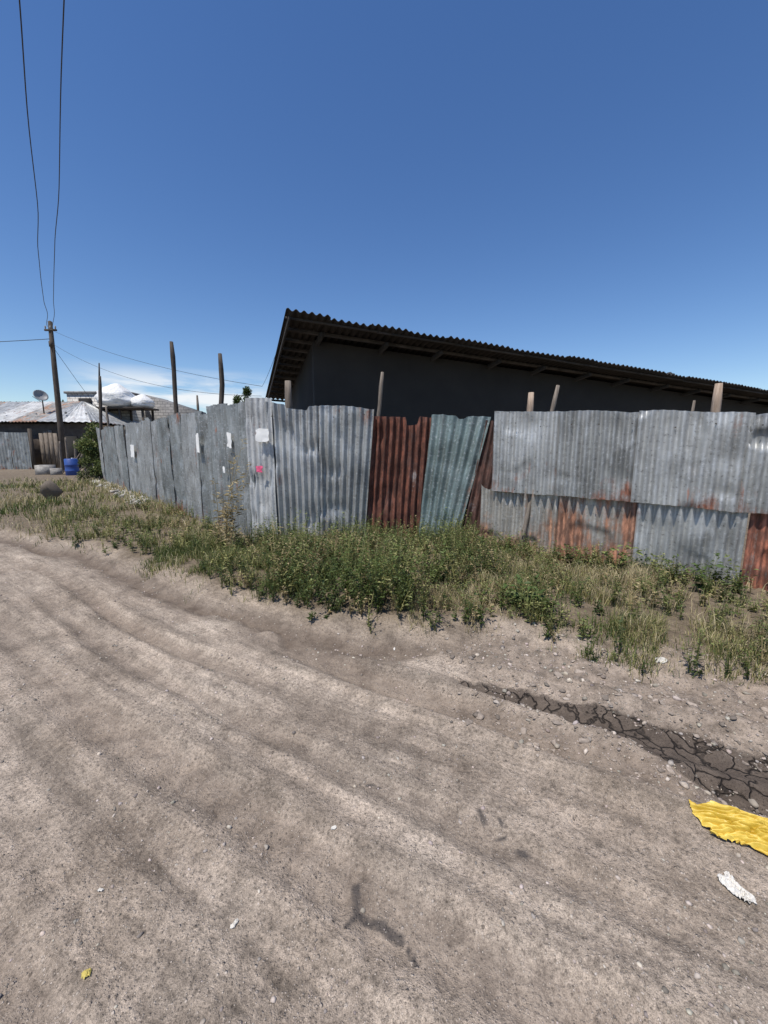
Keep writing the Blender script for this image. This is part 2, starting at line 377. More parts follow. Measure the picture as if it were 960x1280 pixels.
G = [galv('galvanised_a', (.36,.37,.365), .26, .45, seed=1, rustlow=.35, white=.4), galv('galvanised_b', (.27,.29,.29), .28, .5, seed=4, rustlow=.3, white=.3), galv('galvanised_c', (.44,.45,.445), .24, .38, seed=8, rustlow=.2, white=.4)]
G_teal = galv('galvanised_teal', (.20,.26,.255), .22, .5, seed=12, white=.1)
G_white = galv('galvanised_chalky', (.48,.49,.49), .2, .4, seed=15, metallic=.1)
G_low = galv('galvanised_low_rusty', (.44,.42,.38), .48, .6, seed=21, rustcol=(.25,.14,.09), rustlow=.4, white=.35)
G_mid = galv('galvanised_half_rust', (.38,.35,.31), .66, .5, seed=28, rustcol=(.24,.115,.07), white=.3)
G_low2 = galv('galvanised_rust_patch', (.38,.36,.34), .76, .5, seed=47, rustcol=(.20,.07,.04))
G_rust = galv('rusted_sheet', (.2,.1,.07), .95, .4, seed=33, metallic=.05, rustcol=(.095,.032,.019))
G_brown = galv('rusted_sheet_brown', (.16,.09,.07), .95, .4, seed=39, metallic=.05, rustcol=(.06,.027,.020))

fence = empty('corrugated_metal_fence')
A = np.array([-1.94, 5.91]); B = np.array([-11.8, 16.85]); Dv = (B-A)/np.linalg.norm(B-A); L = np.linalg.norm(B-A); nv_ = np.array([-.744,-.67])
pos = 0; i = 0
while pos < L-.1:
    w = R.uniform(.66, .95); a0 = A+Dv*pos; a1 = A+Dv*min(L, pos+w+.05)
    o = nv_*(.010 if i % 2 else -.010)
    zt = 2.17+.10*pos/L+R.uniform(-.05,.05)*(i>0); tz = R.uniform(-.03,.03)*(i>0); ln = R.uniform(-.05,.05)*(i>1)
    sh = Dv*R.uniform(-.04,.04)*(i>0); s0 = Dv*(0 if i else -.03)
    panel('sheet_side', (*(a1+o),.03),(*(a0+o+s0),.03),(*(a1+o+nv_*ln+sh),zt+tz),(*(a0+o+s0+nv_*ln+sh),zt-tz), fence, G[[0,1,1,0,1][R.integers(5)]], amp=.022, pitch=.10, rt=.025, rb=.03, seed=40+i, dent=.018)
    pos += w; i += 1
panel('sheet_corner', (-1.99,5.92,.04),(-1.58,5.82,.02),(-2.0,5.92,2.19),(-1.60,5.86,2.2), fence, G_white, rt=.03, rb=.05, seed=3, dent=.025, amp=.010, pitch=.09)
panel('sheet_front', (-1.66,5.86,.02),(-.92,5.88,.02),(-1.70,5.87,2.2),(-.90,5.90,2.10), fence, G[2], rt=.06, rb=.04, seed=5, dent=.028, pitch=.100, amp=.027)
panel('sheet_front', (-.96,5.90,.02),(-.30,5.94,.02),(-.94,5.91,2.10),(-.14,5.95,2.08), fence, G[0], rt=.05, rb=.04, seed=9, dent=.025, pitch=.100, amp=.027)
panel('sheet_rusty', (-.30,6.0,.05),(.60,6.02,.05),(-.19,6.0,1.97),(.70,6.03,1.95), fence, G_rust, rt=.05, seed=11, dent=.025, pitch=.100, amp=.027)
panel('sheet_teal', (.50,5.93,.03),(1.03,5.70,.02),(.70,6.0,1.98),(1.50,5.75,1.93), fence, G_teal, rt=.02, seed=14, dent=.015, pitch=.12, amp=.024)
panel('sheet_brown_leaning', (1.0,5.80,.02),(1.42,5.62,.02),(1.36,5.86,1.9),(1.66,5.66,1.86), fence, G_brown, rt=.03, seed=17, dent=.02, pitch=.10, amp=.024)
A2 = np.array([1.36,5.5]); D2 = np.array([2.05,-1.35]); D2 /= np.linalg.norm(D2); n2 = np.array([-.55,-.835])
def r(t): return A2+D2*t
def seg(name, t0, t1, z0, z1, z0b, z1b, o, mat, **kw):
    p0 = r(t0)+n2*o; p1 = r(t1)+n2*o
    return panel(name, (*p0,z0),(*p1,z0b),(*p0,z1),(*p1,z1b), fence, mat, **kw)
KW=dict(pitch=.092, amp=.021); KL=dict(pitch=.092, amp=.024)
seg('sheet_lower', -.02, 1.03, .03, 1.0, .02, .95, .0, G_low, rb=.04, rt=.02, seed=21, dent=.022, **KL)
seg('sheet_lower', .99, 1.86, -.02, .96, -.03, .93, .02, G_mid, rb=.04, rt=.02, seed=23, dent=.022, **KL)
seg('sheet_lower', 1.82, 2.76, -.06, .94, -.12, .92, .045, G[2], rb=.03, rt=.02, seed=25, dent=.022, **KL)
seg('sheet_lower', 2.78, 3.7, .02, .92, .05, .9, .015, G_low2, rb=.05, rt=.02, seed=26, dent=.022, **KL)
seg('sheet_lower', 3.66, 4.6, .0, .92, .0, .9, .03, G_low, rb=.05, seed=27, **KL)
seg('sheet_upper', .14, .98, .93, 1.96, .92, 1.93, .060, G[2], rt=.02, rb=.015, seed=30, dent=.02, **KW)
seg('sheet_upper', .95, 1.78, .92, 1.93, .9, 1.89, .080, G[0], rt=.02, rb=.015, seed=31, dent=.02, **KW)
seg('sheet_upper', 1.75, 2.70, .90, 1.90, .87, 1.83, .100, G[2], rt=.02, rb=.015, seed=33, dent=.03, **KW)
seg('sheet_upper', 2.67, 3.6, .86, 1.82, .86, 1.78, .075, G[0], rt=.03, rb=.02, seed=34, dent=.035, **KW)
seg('sheet_upper', 3.57, 4.6, .86, 1.8, .86, 1.76, .085, G[1], rt=.02, rb=.015, seed=36, dent=.02, **KW)

def box_v(c, hx, hy, hz, rot=None):
    v = np.array([(x,y,z) for x in (-hx,hx) for y in (-hy,hy) for z in (-hz,hz)], float)
    if rot is not None: v = v@np.array(rot.to_3x3()).T
    return v+np.array(c)
BF = np.array([(0,1,3,2),(4,6,7,5),(0,4,5,1),(2,3,7,6),(0,2,6,4),(1,5,7,3)])
def boxes(name, items, mat, parent):
    V = np.concatenate(items); F = np.concatenate([BF+8*i for i in range(len(items))])
    return mesh_np(name, V, F, mat, parent)
nl=[]
for tt in np.arange(.1,4.4,.33):
    for z_ in (.97,1.8):
        q=r(tt+R.uniform(-.08,.08))+n2*.118; nl.append(box_v((q[0],q[1],z_-.03*tt+R.uniform(-.03,.03)),.005,.005,.005))
for xx in np.arange(-1.6,-.2,.22):
    for z_ in (.6,1.95): nl.append(box_v((xx,5.845,z_+R.uniform(-.03,.03)),.006,.006,.006))
boxes('nail_heads', nl, M_woodD, fence)

def paper(name, c, w, h, nrm, mat, parent, seed=0):
    nrm = np.array([*nrm, 0.]); nrm /= np.linalg.norm(nrm); tx = np.array([-nrm[1], nrm[0], 0])
    k=9; uu, vv = np.meshgrid(np.linspace(-.5,.5,k), np.linspace(-.5,.5,k)); uf, vf = uu.ravel(), vv.ravel()
    o = .006*(fbm(uf*4, vf*4, 2, seed)-.5)*2
    jx = .25*(vnoise(uf*4, vf*4, seed+1)-.5)
    P = np.array(c)+np.outer((uf+jx)*w, tx)+np.outer(o, nrm); P[:,2] += (vf+.2*(vnoise(uf*4+9, vf*4, seed+2)-.5))*h
    idx = np.arange(k*k).reshape(k,k); F = np.stack([idx[:-1,:-1], idx[:-1,1:], idx[1:,1:], idx[1:,:-1]], -1).reshape(-1,4)
    mesh_np(name, P, F, mat, parent, True)
def onside(t, z, o=.085):
    p = A+Dv*t+nv_*o; return (p[0], p[1], z)
post = empty('paper_notice')
paper('sheet_white', (-1.73,5.785,1.68), .20,.17,(-.2,-1), M_white, post, 1)
paper('sheet_pink', (-1.80,5.795,1.20), .10,.09,(-.2,-1), M_pink, post, 2)
paper('sheet_side', onside(.65,1.62,.06), .16,.22, nv_, M_white, post, 3)
paper('sheet_side2', onside(2.1,1.58), .16,.34, nv_, M_white, post, 4)
paper('sheet_side3', onside(7.9,1.4), .45,.36, nv_, M_white, post, 5)
paper('sheet_side4', onside(.95,1.15,.06), .08,.10, nv_, M_white, post, 6)

# ------------------------------------------------------------ posts
def tube(name, pts, rad, mat, parent=None, sides=10, knob=.12, seed=0):
    pts = np.array(pts, float); rad = np.array(rad, float)
    K = len(pts); V=[]
    for i in range(K):
        t = pts[min(i+1,K-1)]-pts[max(i-1,0)]; t /= np.linalg.norm(t)
        a = np.cross(t, (0,1,0) if abs(t[1]) < .9 else (1,0,0)); a /= np.linalg.norm(a); bb = np.cross(t, a)
        for j in range(sides):
            an = 2*math.pi*j/sides; rr = rad[i]*(1+knob*(vnoise(j*.9+seed, i*.8, seed+1)-.5)*2)
            V.append(pts[i]+rr*(math.cos(an)*a+math.sin(an)*bb))
    F=[(i*sides+j, i*sides+(j+1)%sides, (i+1)*sides+(j+1)%sides, (i+1)*sides+j) for i in range(K-1) for j in range(sides)]
    V += [pts[0], pts[-1]+(pts[-1]-pts[-2])*.02]; c0=len(V)-2
    F3=[(c0,(j+1)%sides,j) for j in range(sides)]+[(c0+1,(K-1)*sides+j,(K-1)*sides+(j+1)%sides) for j in range(sides)]
    return mesh_np(name, V, F, mat, parent, True, faces3=F3)
def wpost(x, y, ztop, r0, r1, lean=(0,0), mat=None, seed=0, name='wooden_post', wob=.02):
    K=14; t=np.linspace(0,1,K); z=-.2+(ztop+.2)*t
    px_=x+lean[0]*(t-1)+wob*(vnoise(t*4,0*t,seed)-.5)*2*1.0; py_=y+lean[1]*(t-1)+0*t
    ra=r0+(r1-r0)*t
    ra[-1]*=.8
    tube(name, np.stack([px_,py_,z],-1), ra, mat or M_wood, seed=seed, knob=.22)
wpost(-4.55,9.0,3.74,.055,.042,(.02,0),M_woodD,1)
wpost(-2.76,6.98,3.05,.05,.036,(.06,0),M_woodD,2,wob=.05)
wpost(-.02,6.12,2.60,.034,.026,(.36,0),M_wood,3,wob=.03)
wpost(-1.42,6.08,2.47,.06,.05,(0,0),M_wood,4)
wpost(1.90,5.36,2.21,.045,.042,(.05,0),M_woodL,5)
wpost(2.17,5.16,2.27,.030,.026,(.45,0),M_wood,6)
wpost(3.30,4.40,2.0,.020,.014,(.1,0),M_wood,7)
wpost(3.48,4.30,2.16,.045,.042,(0,0),M_woodL,8)
wpost(-12.0,17.6,4.5,.07,.05,(.4,0),M_woodD,9)
wpost(-12.4,18.2,5.15,.05,.03,(.5,0),M_woodD,10)
wpost(-11.5,17.0,3.2,.05,.04,(-.1,0),M_wood,11)
wpost(-3.6,7.95,2.5,.03,.02,(.05,0),M_wood,12)

# ------------------------------------------------------------ shed building
bld = empty('shed_building')
P1 = np.array([-1.84,8,4.05]); E1 = np.array([13.89,5,-.74]); E2 = np.array([-2.24,6.2,-.85])
def RP(a, b_, dz=0): q = P1+a*E1+b_*E2; q[2]+=dz; return q
nx = 1200; ny = 12
aa, bb = np.meshgrid(np.linspace(0,1.25,nx), np.linspace(0,1,ny)); af, bf = aa.ravel(), bb.ravel()
V = P1[None]+af[:,None]*E1+bf[:,None]*E2
V[:,2] += .024*np.sin(af*14.78/.15*2*math.pi)+.02*(fbm(af*12,bf*3,2,3)-.5)
sheetid = np.floor(af*14.78/.85); jit = (TAB[(sheetid.astype(int))%256, 7]-.5)*.12
V += (jit*(1-bf))[:,None]*(-E2/np.linalg.norm(E2))[None]
V[:,2] += (TAB[(sheetid.astype(int))%256, 9]-.5)*.02+.03*(vnoise(af*6,0*af,3)-.5)
idx = np.arange(nx*ny).reshape(ny,nx); F = np.stack([idx[:-1,:-1], idx[:-1,1:], idx[1:,1:], idx[1:,:-1]], -1).reshape(-1,4)
ro = mesh_np('roof', V, F, M_roofD, bld, True)
sm = ro.modifiers.new('th','SOLIDIFY'); sm.thickness=.012; sm.offset=-1
def beam(a, b_, w, h_):
    a = np.array(a, float); b_ = np.array(b_, float); t = b_-a; t/=np.linalg.norm(t)
    s_ = np.cross(t,(0,0,1)); s_/=np.linalg.norm(s_); u_ = np.cross(s_,t)
    return np.array([p+i*s_*w/2+j*u_*h_/2 for p in (a,b_) for i in (-1,1) for j in (-1,1)])
pur=[]
for k_ in range(1,13):
    bb_ = .015+k_*.081
    pur.append(beam(RP(.008,bb_,-.075), RP(1.24,bb_,-.075), .07,.06))
boxes('purlins', pur, simple('purlin_wood',(.03,.025,.02),(.075,.062,.052),4,.9,.004), bld)
raf=[]
for k_ in range(13):
    a_ = .045+k_*.098+R.uniform(-.006,.006)
    raf.append(beam(RP(a_,.06,-.17), RP(a_,.99,-.17), .08,.09))
raf.append(beam(RP(.004,.0,-.13), RP(.004,1.0,-.13), .03,.10))
boxes('rafters', raf, simple('rafter_wood',(.014,.012,.010),(.036,.030,.025),4,.9,.004), bld)
fp_=[]
for k_ in range(10):
    a_=k_*.125; fp_.append(beam(RP(a_,.02,-.075+R.uniform(-.01,.01)), RP(a_+.128,.02,-.075+R.uniform(-.012,.008)), .025,.04))
boxes('eave_batten', fp_, simple('batten_wood',(.018,.016,.013),(.065,.053,.043),3,.9,.004), bld)
def wallq(name, a0,b0,a1,b1):
    p0=RP(a0,b0,-.12); p1=RP(a1,b1,-.12); nrm=np.cross(p1-p0,(0,0,1)); nrm/=np.linalg.norm(nrm)
    th=nrm*-.2
    V=[]
    for p in (p0,p1):
        for o in (0*th, th):
            V.append((p[0]+o[0],p[1]+o[1],-.1)); V.append((p[0]+o[0],p[1]+o[1],p[2]))
    mesh_np(name, V, BF, M_wall, bld)
wallq('wall_front', .045,.135,1.2,.135)
wallq('wall_side', .0451,.93,.0451,.168)
wallq('wall_back', 1.2,.93,.061,.93)
wallq('wall_end', 1.2,.17,1.2,.90)
rocks('roof_stone', np.array([RP(.72,.03)[0], RP(.735,.04)[0]]), np.array([RP(.72,.03)[1], RP(.735,.04)[1]]), np.array([.16,.12]), M_rock, np.array([[.03,.03,.03],[.04,.035,.03]]), .1, pz=np.array([RP(.72,.03)[2], RP(.735,.04)[2]]))

# ------------------------------------------------------------ utility pole and wires
pole = empty('utility_pole')
tube('shaft', [(-20.0,25.2,-.3),(-19.95,25.2,3),(-19.88,25.2,6),(-19.8,25.2,8.9)], [.17,.16,.14,.11], M_woodD, pole, 14, .05)
boxes('bracket', [box_v((-19.75,25.1,8.4),.35,.05,.05), box_v((-19.8,25.05,7.6),.08,.06,.16)], M_woodD, pole)
for i,(x_,z_) in enumerate(((-20.05,8.55),(-19.45,8.55),(-19.75,8.55))):
    tube('insulator_%d'%i, [(x_,25.1,z_-.1),(x_,25.1,z_),(x_,25.1,z_+.06),(x_,25.1,z_+.1)], [.02,.04,.035,.015], M_crate, pole, 10, 0)
def wire(pts, rad=.012, sag=0, name='overhead_wire', wig=0, r2=None):
    a,b_=np.array(pts[0],float),np.array(pts[1],float); t=np.linspace(0,1,50)
    q=a[None]*(1-t)[:,None]+b_[None]*t[:,None]; q[:,2]-=sag*4*t*(1-t)
    q[:,0]+=wig*(vnoise(t*9,0*t,int(rad*3000))-.5)
    tube(name,q,rad+((r2 or rad)-rad)*t,M_wire,None,6,0)
wire([(-19.9,25.1,8.6),(-1.10,1.5,7.6)],.013,.45,wig=.22,r2=.009)
wire([(-19.6,25.1,8.5),(.46,.5,7.5)],.013,.35,wig=.14,r2=.008)
wire([(-19.9,25.1,7.9),(-45,27,8.2)],.018,.3)
wire([(-19.7,25.1,8.4),(-4.2,14.3,3.6)],.007,.35)
wire([(-19.7,25.1,7.6),(-4.3,14.5,3.3)],.007,.7)
wire([(-19.7,25.1,7.4),(-18.5,27.4,3.3)],.012,.1)
wire([(-4.2,14.3,3.6),(-1.9,8.3,3.95)],.005,.1)

# ------------------------------------------------------------ distant houses
hs = empty('corrugated_roof_house')
G_far = galv('roof_sheet_white', (.6,.6,.58), .30, .4, seed=50, metallic=.05)
xs = np.linspace(-44,-19.8,14)
for i in range(13):
    x0,x1=xs[i],xs[i+1]+.05
    xt0=min(x0,-23.5); xt1=min(x1,-23.3)
    panel('roof_front',(x0,27.6,3.25+.02*(i%2)),(x1,27.6,3.25+.02*(i%2)),(xt0-.0,32,5.05),(xt1+.02,32,5.05),hs,[G_far,G_low,G[2]][i%3],pitch=.25,amp=.03,seed=60+i)
panel('roof_side',(-19.8,27.6,3.27),(-20.0,36,3.2),(-23.4,32,5.05),(-23.4,32.2,5.05),hs,G[0],pitch=.25,amp=.03,seed=80)
panel('roof_back',(-19.9,36,3.2),(-44,36,3.2),(-23.4,32,5.04),(-44,32,5.04),hs,G[0],pitch=.25,amp=.03,seed=81)
boxes('walls',[box_v((-32.3,31.8,1.55),11.9,3.8,1.58)],M_mudwall,hs)
boxes('door_opening',[box_v((-21.6,27.97,1.15),.5,.05,1.15),box_v((-26.6,27.97,1.7),.5,.05,.5)],M_dark,hs)
boxes('wall_boards',[box_v((-23.5+.32*i,27.9,1.2+.1*(i%3)),.13,.04,1.3) for i in range(4)],M_wood,hs)
rocks('roof_stone',R.uniform(-30,-21,9),np.full(9,28.6)+R.uniform(0,1.5,9),R.uniform(.1,.2,9),M_rock,R.uniform(.08,.3,9)[:,None]*np.ones(3),.3,pz=np.full(9,3.9))
gate = empty('corrugated_gate')
for i in range(5):
    panel('gate_sheet',(-29.5+i*1.25,26.6,.05),(-28.28+i*1.25,26.6,.05),(-29.5+i*1.25,26.6,2.5+.1*(i%2)),(-28.28+i*1.25,26.6,2.5),gate,G[1],seed=90+i,pitch=.2,amp=.02)
boxes('gate_posts',[box_v((-29.6+i*3.2,26.7,1.35),.08,.08,1.4) for i in range(3)],M_woodD,gate)
dish = empty('satellite_dish')
V=[];F=[];K=20
for i in range(6):
    rr=.42*i/5
    for j in range(K):
        an=2*math.pi*j/K; V.append((rr*math.cos(an), .35*rr*rr/.42*1.2, rr*math.sin(an)))
for i in range(5):
    for j in range(K): F.append((i*K+j,i*K+(j+1)%K,(i+1)*K+(j+1)%K,(i+1)*K+j))
rm_ = np.array(Matrix.Rotation(math.radians(240),3,'Z')@Matrix.Rotation(math.radians(28),3,'X'))
V=np.array(V)@rm_.T+np.array((-24.3,29.2,5.1))
dd_=mesh_np('bowl',V,F,simple('dish_grey',(.16,.17,.18),(.25,.25,.26),3,.5,0),dish,True); mo=dd_.modifiers.new('s','SOLIDIFY'); mo.thickness=.03
tube('mast',[(-24.3,29.35,3.9),(-24.3,29.35,5.05)],[.04,.04],M_wire,dish,8,0)
tube('feed_arm',[(-24.3,29.2,4.75),(-24.5,28.8,5.05)],[.02,.02],M_wire,dish,6,0)

bh = empty('stone_block_house')
boxes('walls',[box_v((-23.6,37,2.95),2.5,3,2.95)],M_blockW,bh)
boxes('roof_slab',[box_v((-23.6,37,6.0),2.65,3.1,.09)],M_block,bh)
boxes('window_openings',[box_v((-24.6,33.96,5.1),.5,.05,.45),box_v((-22.3,33.96,5.1),.5,.05,.45)],M_dark,bh)
gb = empty('concrete_block_house')
V=[(-20.9,36,0),(-20.9,36,6.1),(-20.9,39,0),(-20.9,39,6.1),(-16.9,36,0),(-16.9,36,4.8),(-16.9,39,0),(-16.9,39,4.8)]
mesh_np('walls',V,BF,M_block,gb)
tk=empty('water_tank')
zz=np.linspace(0,1,14); prof=[.95,1.2,1.35,1.4,1.42,1.4,1.35,1.3,1.2,1.05,.85,.6,.4,.1]
M_tarp=simple('tarpaulin_white',(.6,.6,.59),(.82,.82,.80),2,.6,.05)
tube('tank_body',[(-21.6+.25*z,33.2,4.75+1.85*z) for z in zz],prof,M_tarp,tk,26,.12,5)
tube('tank_body_small',[(-19.6+.1*z,33.4,4.7+1.1*z) for z in zz],[q*.6 for q in prof],M_tarp,tk,22,.10,9)
boxes('tank_stand',[box_v((-20.9+i,33.2+j,2.3),.07,.07,2.3) for i in (-1.8,0,1.8) for j in (-.7,.7)]+[box_v((-20.9,33.2,4.62),2.2,1.0,.06)],M_woodD,tk)
brl=empty('blue_barrel')
tube('barrel_body',[(-16.3,21.0,z) for z in (0,.03,.3,.33,.36,.6,.63,.66,.92,.95)],[.27,.30,.30,.32,.30,.30,.32,.30,.30,.26],simple('blue_plastic',(.015,.05,.22),(.03,.08,.3),3,.5,0),brl,20,0)
tube('bung',[(-16.2,20.95,.95),(-16.2,20.95,.99)],[.04,.04],M_white,brl,8,0)
jd=empty('scrap_pile')
boxes('planks',[beam((-17.6+.25*i,21.8,0),(-17.0+.3*i,22.2,1.0+.2*(i%3)),.12,.04) for i in range(7)],M_wood,jd)
boxes('crates',[box_v((-18.2,21.6,.3),.35,.3,.3,Matrix.Rotation(.3,4,'Z')),box_v((-17.4,21.3,.22),.25,.25,.22,Matrix.Rotation(.7,4,'Z'))],M_crate,jd)
for i,(x_,y_) in enumerate(((-19.2,24),(-18.4,23.5),(-17.7,23.2),(-16.8,22.6))): wpost(x_,y_,1.9+.2*(i%2),.06,.05,(.05,0),M_wood,30+i)

# ------------------------------------------------------------ vegetation
def leaves(name, P, Dr, Ln, Wd, col, parent=None, mat=M_leaf):
    k=len(P); Dr=Dr/np.linalg.norm(Dr,axis=1)[:,None]
    up=np.tile((0,0,1.),(k,1))+R.normal(scale=.45,size=(k,3)); S=np.cross(Dr,up); S/=np.linalg.norm(S,axis=1)[:,None]
    U=np.cross(S,Dr)
    mid=P+Dr*(Ln*.45)[:,None]
    V=np.stack([P, mid+S*(Wd/2)[:,None]+U*(Wd*.18)[:,None], P+Dr*Ln[:,None]-U*(Ln*.15)[:,None], mid-S*(Wd/2)[:,None]+U*(Wd*.18)[:,None]],1)
    i0=np.arange(k)[:,None]*4
    F=np.concatenate([i0+np.array([[0,1,2]]), i0+np.array([[0,2,3]])])
    C=np.repeat(np.c_[col,np.ones(k)],4,0)
    return mesh_np(name,V.reshape(-1,3),F,mat,parent,attrs={'col':C})
PAL=np.array([(.050,.078,.022),(.085,.118,.033),(.14,.165,.055),(.22,.22,.085),(.32,.26,.14)])
def pal(k, w):
    c=PAL[R.choice(5,k,p=np.array(w)/sum(w))]*R.uniform(.75,1.25,(k,1)); return c
def weeds(name, bx, by, H, wts, nst=(4,8), nl=12, ll=(.03,.06), spread=.5, wr=(.35,.55), sw=.0028):
    P=[];D=[];LL=[];C=[];SV=[];SF=[];SC=[];vi=0
    z=hgt(bx,by)
    for x,y,zz,h_ in zip(bx,by,z,H):
        base=pal(1,wts)[0]; lsz=R.uniform(.7,1.3)
        for q in range(R.integers(*nst)):
            an=R.uniform(0,6.28); ln=h_*R.uniform(.55,1.05); sp=R.uniform(.1,spread)
            t=np.linspace(0,1,6); cx=x+math.cos(an)*sp*ln*t**1.4; cy=y+math.sin(an)*sp*ln*t**1.4; cz=zz+ln*(t-.15*t*t*sp)
            pts=np.stack([cx,cy,cz],-1)
            w=sw*(1-.6*t); px_=np.array([-math.sin(an),math.cos(an),0])
            SV.append(np.concatenate([pts-px_*w[:,None],pts+px_*w[:,None]]))
            SF.append([(vi+i,vi+i+1,vi+6+i+1,vi+6+i) for i in range(5)]); vi+=12
            SC.append(np.tile(base*.9+np.array([.05,.035,.01]),(12,1)))
            m_=max(4,int(nl*ln/.4)); tt=R.uniform(.12,1,m_); tt[-1]=1
            p_=np.stack([np.interp(tt,t,cx),np.interp(tt,t,cy),np.interp(tt,t,cz)],-1)
            a2=R.uniform(0,6.28,m_); P.append(p_); D.append(np.stack([np.cos(a2),np.sin(a2),R.uniform(-.15,.8,m_)],-1))
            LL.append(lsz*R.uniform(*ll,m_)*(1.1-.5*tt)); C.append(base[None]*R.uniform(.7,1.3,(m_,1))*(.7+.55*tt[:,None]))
    P=np.concatenate(P);D=np.concatenate(D);LL=np.concatenate(LL);C=np.concatenate(C)
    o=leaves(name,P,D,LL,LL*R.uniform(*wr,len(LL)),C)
    SV=np.concatenate(SV);SC=np.concatenate(SC)
    mesh_np('stems',SV,np.concatenate(SF),M_leaf,o,attrs={'col':np.c_[SC,np.ones(len(SC))]})
    return o
def sample(k,x0,x1,dmin=0.1,dmax=99,off=.08,thr=None,seed=0,ymax=17):
    x=R.uniform(x0,x1,k*6); y=R.uniform(.8,ymax,k*6)
    d_,_=polydist(EPS,x,y); d_=d_+(fbm(x*1.1,y*1.1,3,5)-.5)*.35+(fbm(x*2.6,y*2.6,2,71)-.5)*.4
    m_=(d_>dmin)&(d_<dmax)&(y<fenceY(x)-off)
    if thr is not None: m_&=fbm(x*1.3,y*1.3,3,seed)>thr
    return x[m_][:k],y[m_][:k]
x,y=sample(620,-1.9,1.3,.04,ymax=6)
cl=fbm(x*1.9,y*1.9,2,3)
weeds('leafy_weeds',x,y,R.uniform(.12,.42,len(x))*(.15+2.0*np.clip(cl-.15,0,1)),(4,5,4,3,2),ll=(.022,.052))
x,y=sample(130,-1.9,1.2,.12,ymax=5.2,thr=.47,seed=66)
weeds('bushy_weeds',x,y,R.uniform(.34,.66,len(x)),(4,5,4,3,1.5),nst=(6,11),nl=15,ll=(.025,.052),spread=.8)
x=np.array([.0,.12,-.1,.25,-.9,-1.1,-1.3,-.35,.55,.7]);y=np.array([3.9,3.7,4.0,3.8,4.1,3.9,4.3,3.6,3.9,3.7])
weeds('flowering_bush',x,y,R.uniform(.50,.72,10),(3,5,5,3,2),nst=(8,12),nl=20,ll=(.025,.055),spread=.85)
x,y=sample(420,1.1,4.3,.05,ymax=6,thr=.38,seed=14)
weeds('leafy_weeds',x,y,R.uniform(.08,.32,len(x)),(2,4,4,4,3),ll=(.025,.05))
x,y=sample(300,-6,-1.7,.12,ymax=11,thr=.45,seed=19)
weeds('leafy_weeds',x,y,R.uniform(.08,.36,len(x)),(2,4,4,4,3.5),ll=(.03,.055))
t=R.uniform(-.0,3.4,80); fp=A2[None]+D2[None]*t[:,None]+n2[None]*R.uniform(.12,.35,80)[:,None]
weeds('fence_foot_weeds',fp[:,0],fp[:,1],R.uniform(.12,.34,80),(3,4,3,1,.5),ll=(.04,.07))
fx=R.uniform(-1.9,1.3,90)
weeds('fence_foot_weeds',fx,5.78-R.uniform(0,.4,90),R.uniform(.10,.45,90),(2,4,4,2,1),ll=(.03,.06))
weeds('dock_plant',np.array([1.20,1.32,2.55,3.15,.2]),np.array([3.3,3.2,4.2,3.75,3.5]),np.array([.26,.2,.36,.38,.22]),(4,3,1,0,0),nst=(6,9),nl=9,ll=(.09,.15),spread=.9)
weeds('tall_weed',np.array([-2.16,-2.06,-2.26,-1.98,-2.4,-2.55]),np.array([5.3,5.2,5.4,5.1,5.6,5.75]),np.array([1.55,1.2,1.0,.8,.6,.5]),(0,3,5,4,2),nst=(2,4),nl=11,ll=(.09,.15),spread=.32,wr=(.18,.28),sw=.006)

def grass(name,x,y,H,Wd,C):
    k=len(x); z=hgt(x,y); an=R.uniform(0,6.28,k); bend=R.uniform(.1,.95,k)*H; fa=an+R.normal(scale=1.0,size=k)
    sx=-np.sin(fa)*Wd/2; sy=np.cos(fa)*Wd/2; bx=np.cos(an)*bend; by=np.sin(an)*bend
    V=np.stack([np.stack([x-sx,y-sy,z-.01],-1),np.stack([x+sx,y+sy,z-.01],-1),
      np.stack([x+sx*.8+bx*.3,y+sy*.8+by*.3,z+H*.55],-1),np.stack([x-sx*.8+bx*.3,y-sy*.8+by*.3,z+H*.55],-1),
      np.stack([x+bx,y+by,z+H*(1-.35*bend/H)],-1)],1)
    i0=np.arange(k)[:,None]*5
    C4=np.repeat(np.c_[C,np.ones(k)],5,0)
    return mesh_np(name,V.reshape(-1,3),i0+np.array([[0,1,2,3]]),M_grass,attrs={'col':C4},faces3=i0+np.array([[3,2,4]]))
k=800000
x=np.concatenate([R.uniform(-18,6,k), R.uniform(-3,4.5,k//4)]); y=np.concatenate([R.uniform(.8,19,k), R.uniform(1.8,5.9,k//4)])
fm=(y<fenceY(x)-.04)&(y<17.5+0*x); x,y=x[fm],y[fm]
d_,_=polydist(EPS,x,y); d_=d_+(fbm(x*1.1,y*1.1,3,5)-.5)*.35+(fbm(x*2.6,y*2.6,2,71)-.5)*.5
dist=np.hypot(x,y); cl=fbm(x*1.5,y*1.5,4,41); cl2=fbm(x*7,y*7,2,43)
pr=np.clip((4.2/dist)**1.2,0,1)*sstep(-.05,.38,d_)*np.clip((cl-.40)*6,.05,1)*np.clip((cl2-.35)*4,.1,1)
kp=(R.random(len(x))<pr*1.15)
x,y,dist,cl,d_,cl2=x[kp],y[kp],dist[kp],cl[kp],d_[kp],cl2[kp]; k=len(x); print('grass blades',k)
Hh=R.uniform(.04,.17,k)*(.2+1.7*cl2)*(.6+.4*sstep(.1,.8,d_))*np.where(dist>7,1.2,1)
Wd=R.uniform(.003,.006,k)*np.clip(dist/4,1,5)
dry=fbm(x*.9,y*.9,3,55)+R.normal(scale=.16,size=k)+.05+.05*(dist>6)
GP=np.array([(.075,.11,.03),(.13,.16,.045),(.22,.225,.075),(.35,.31,.14),(.47,.40,.24)])
ci=np.clip((dry-.25)/.5*4.99,0,4.99)
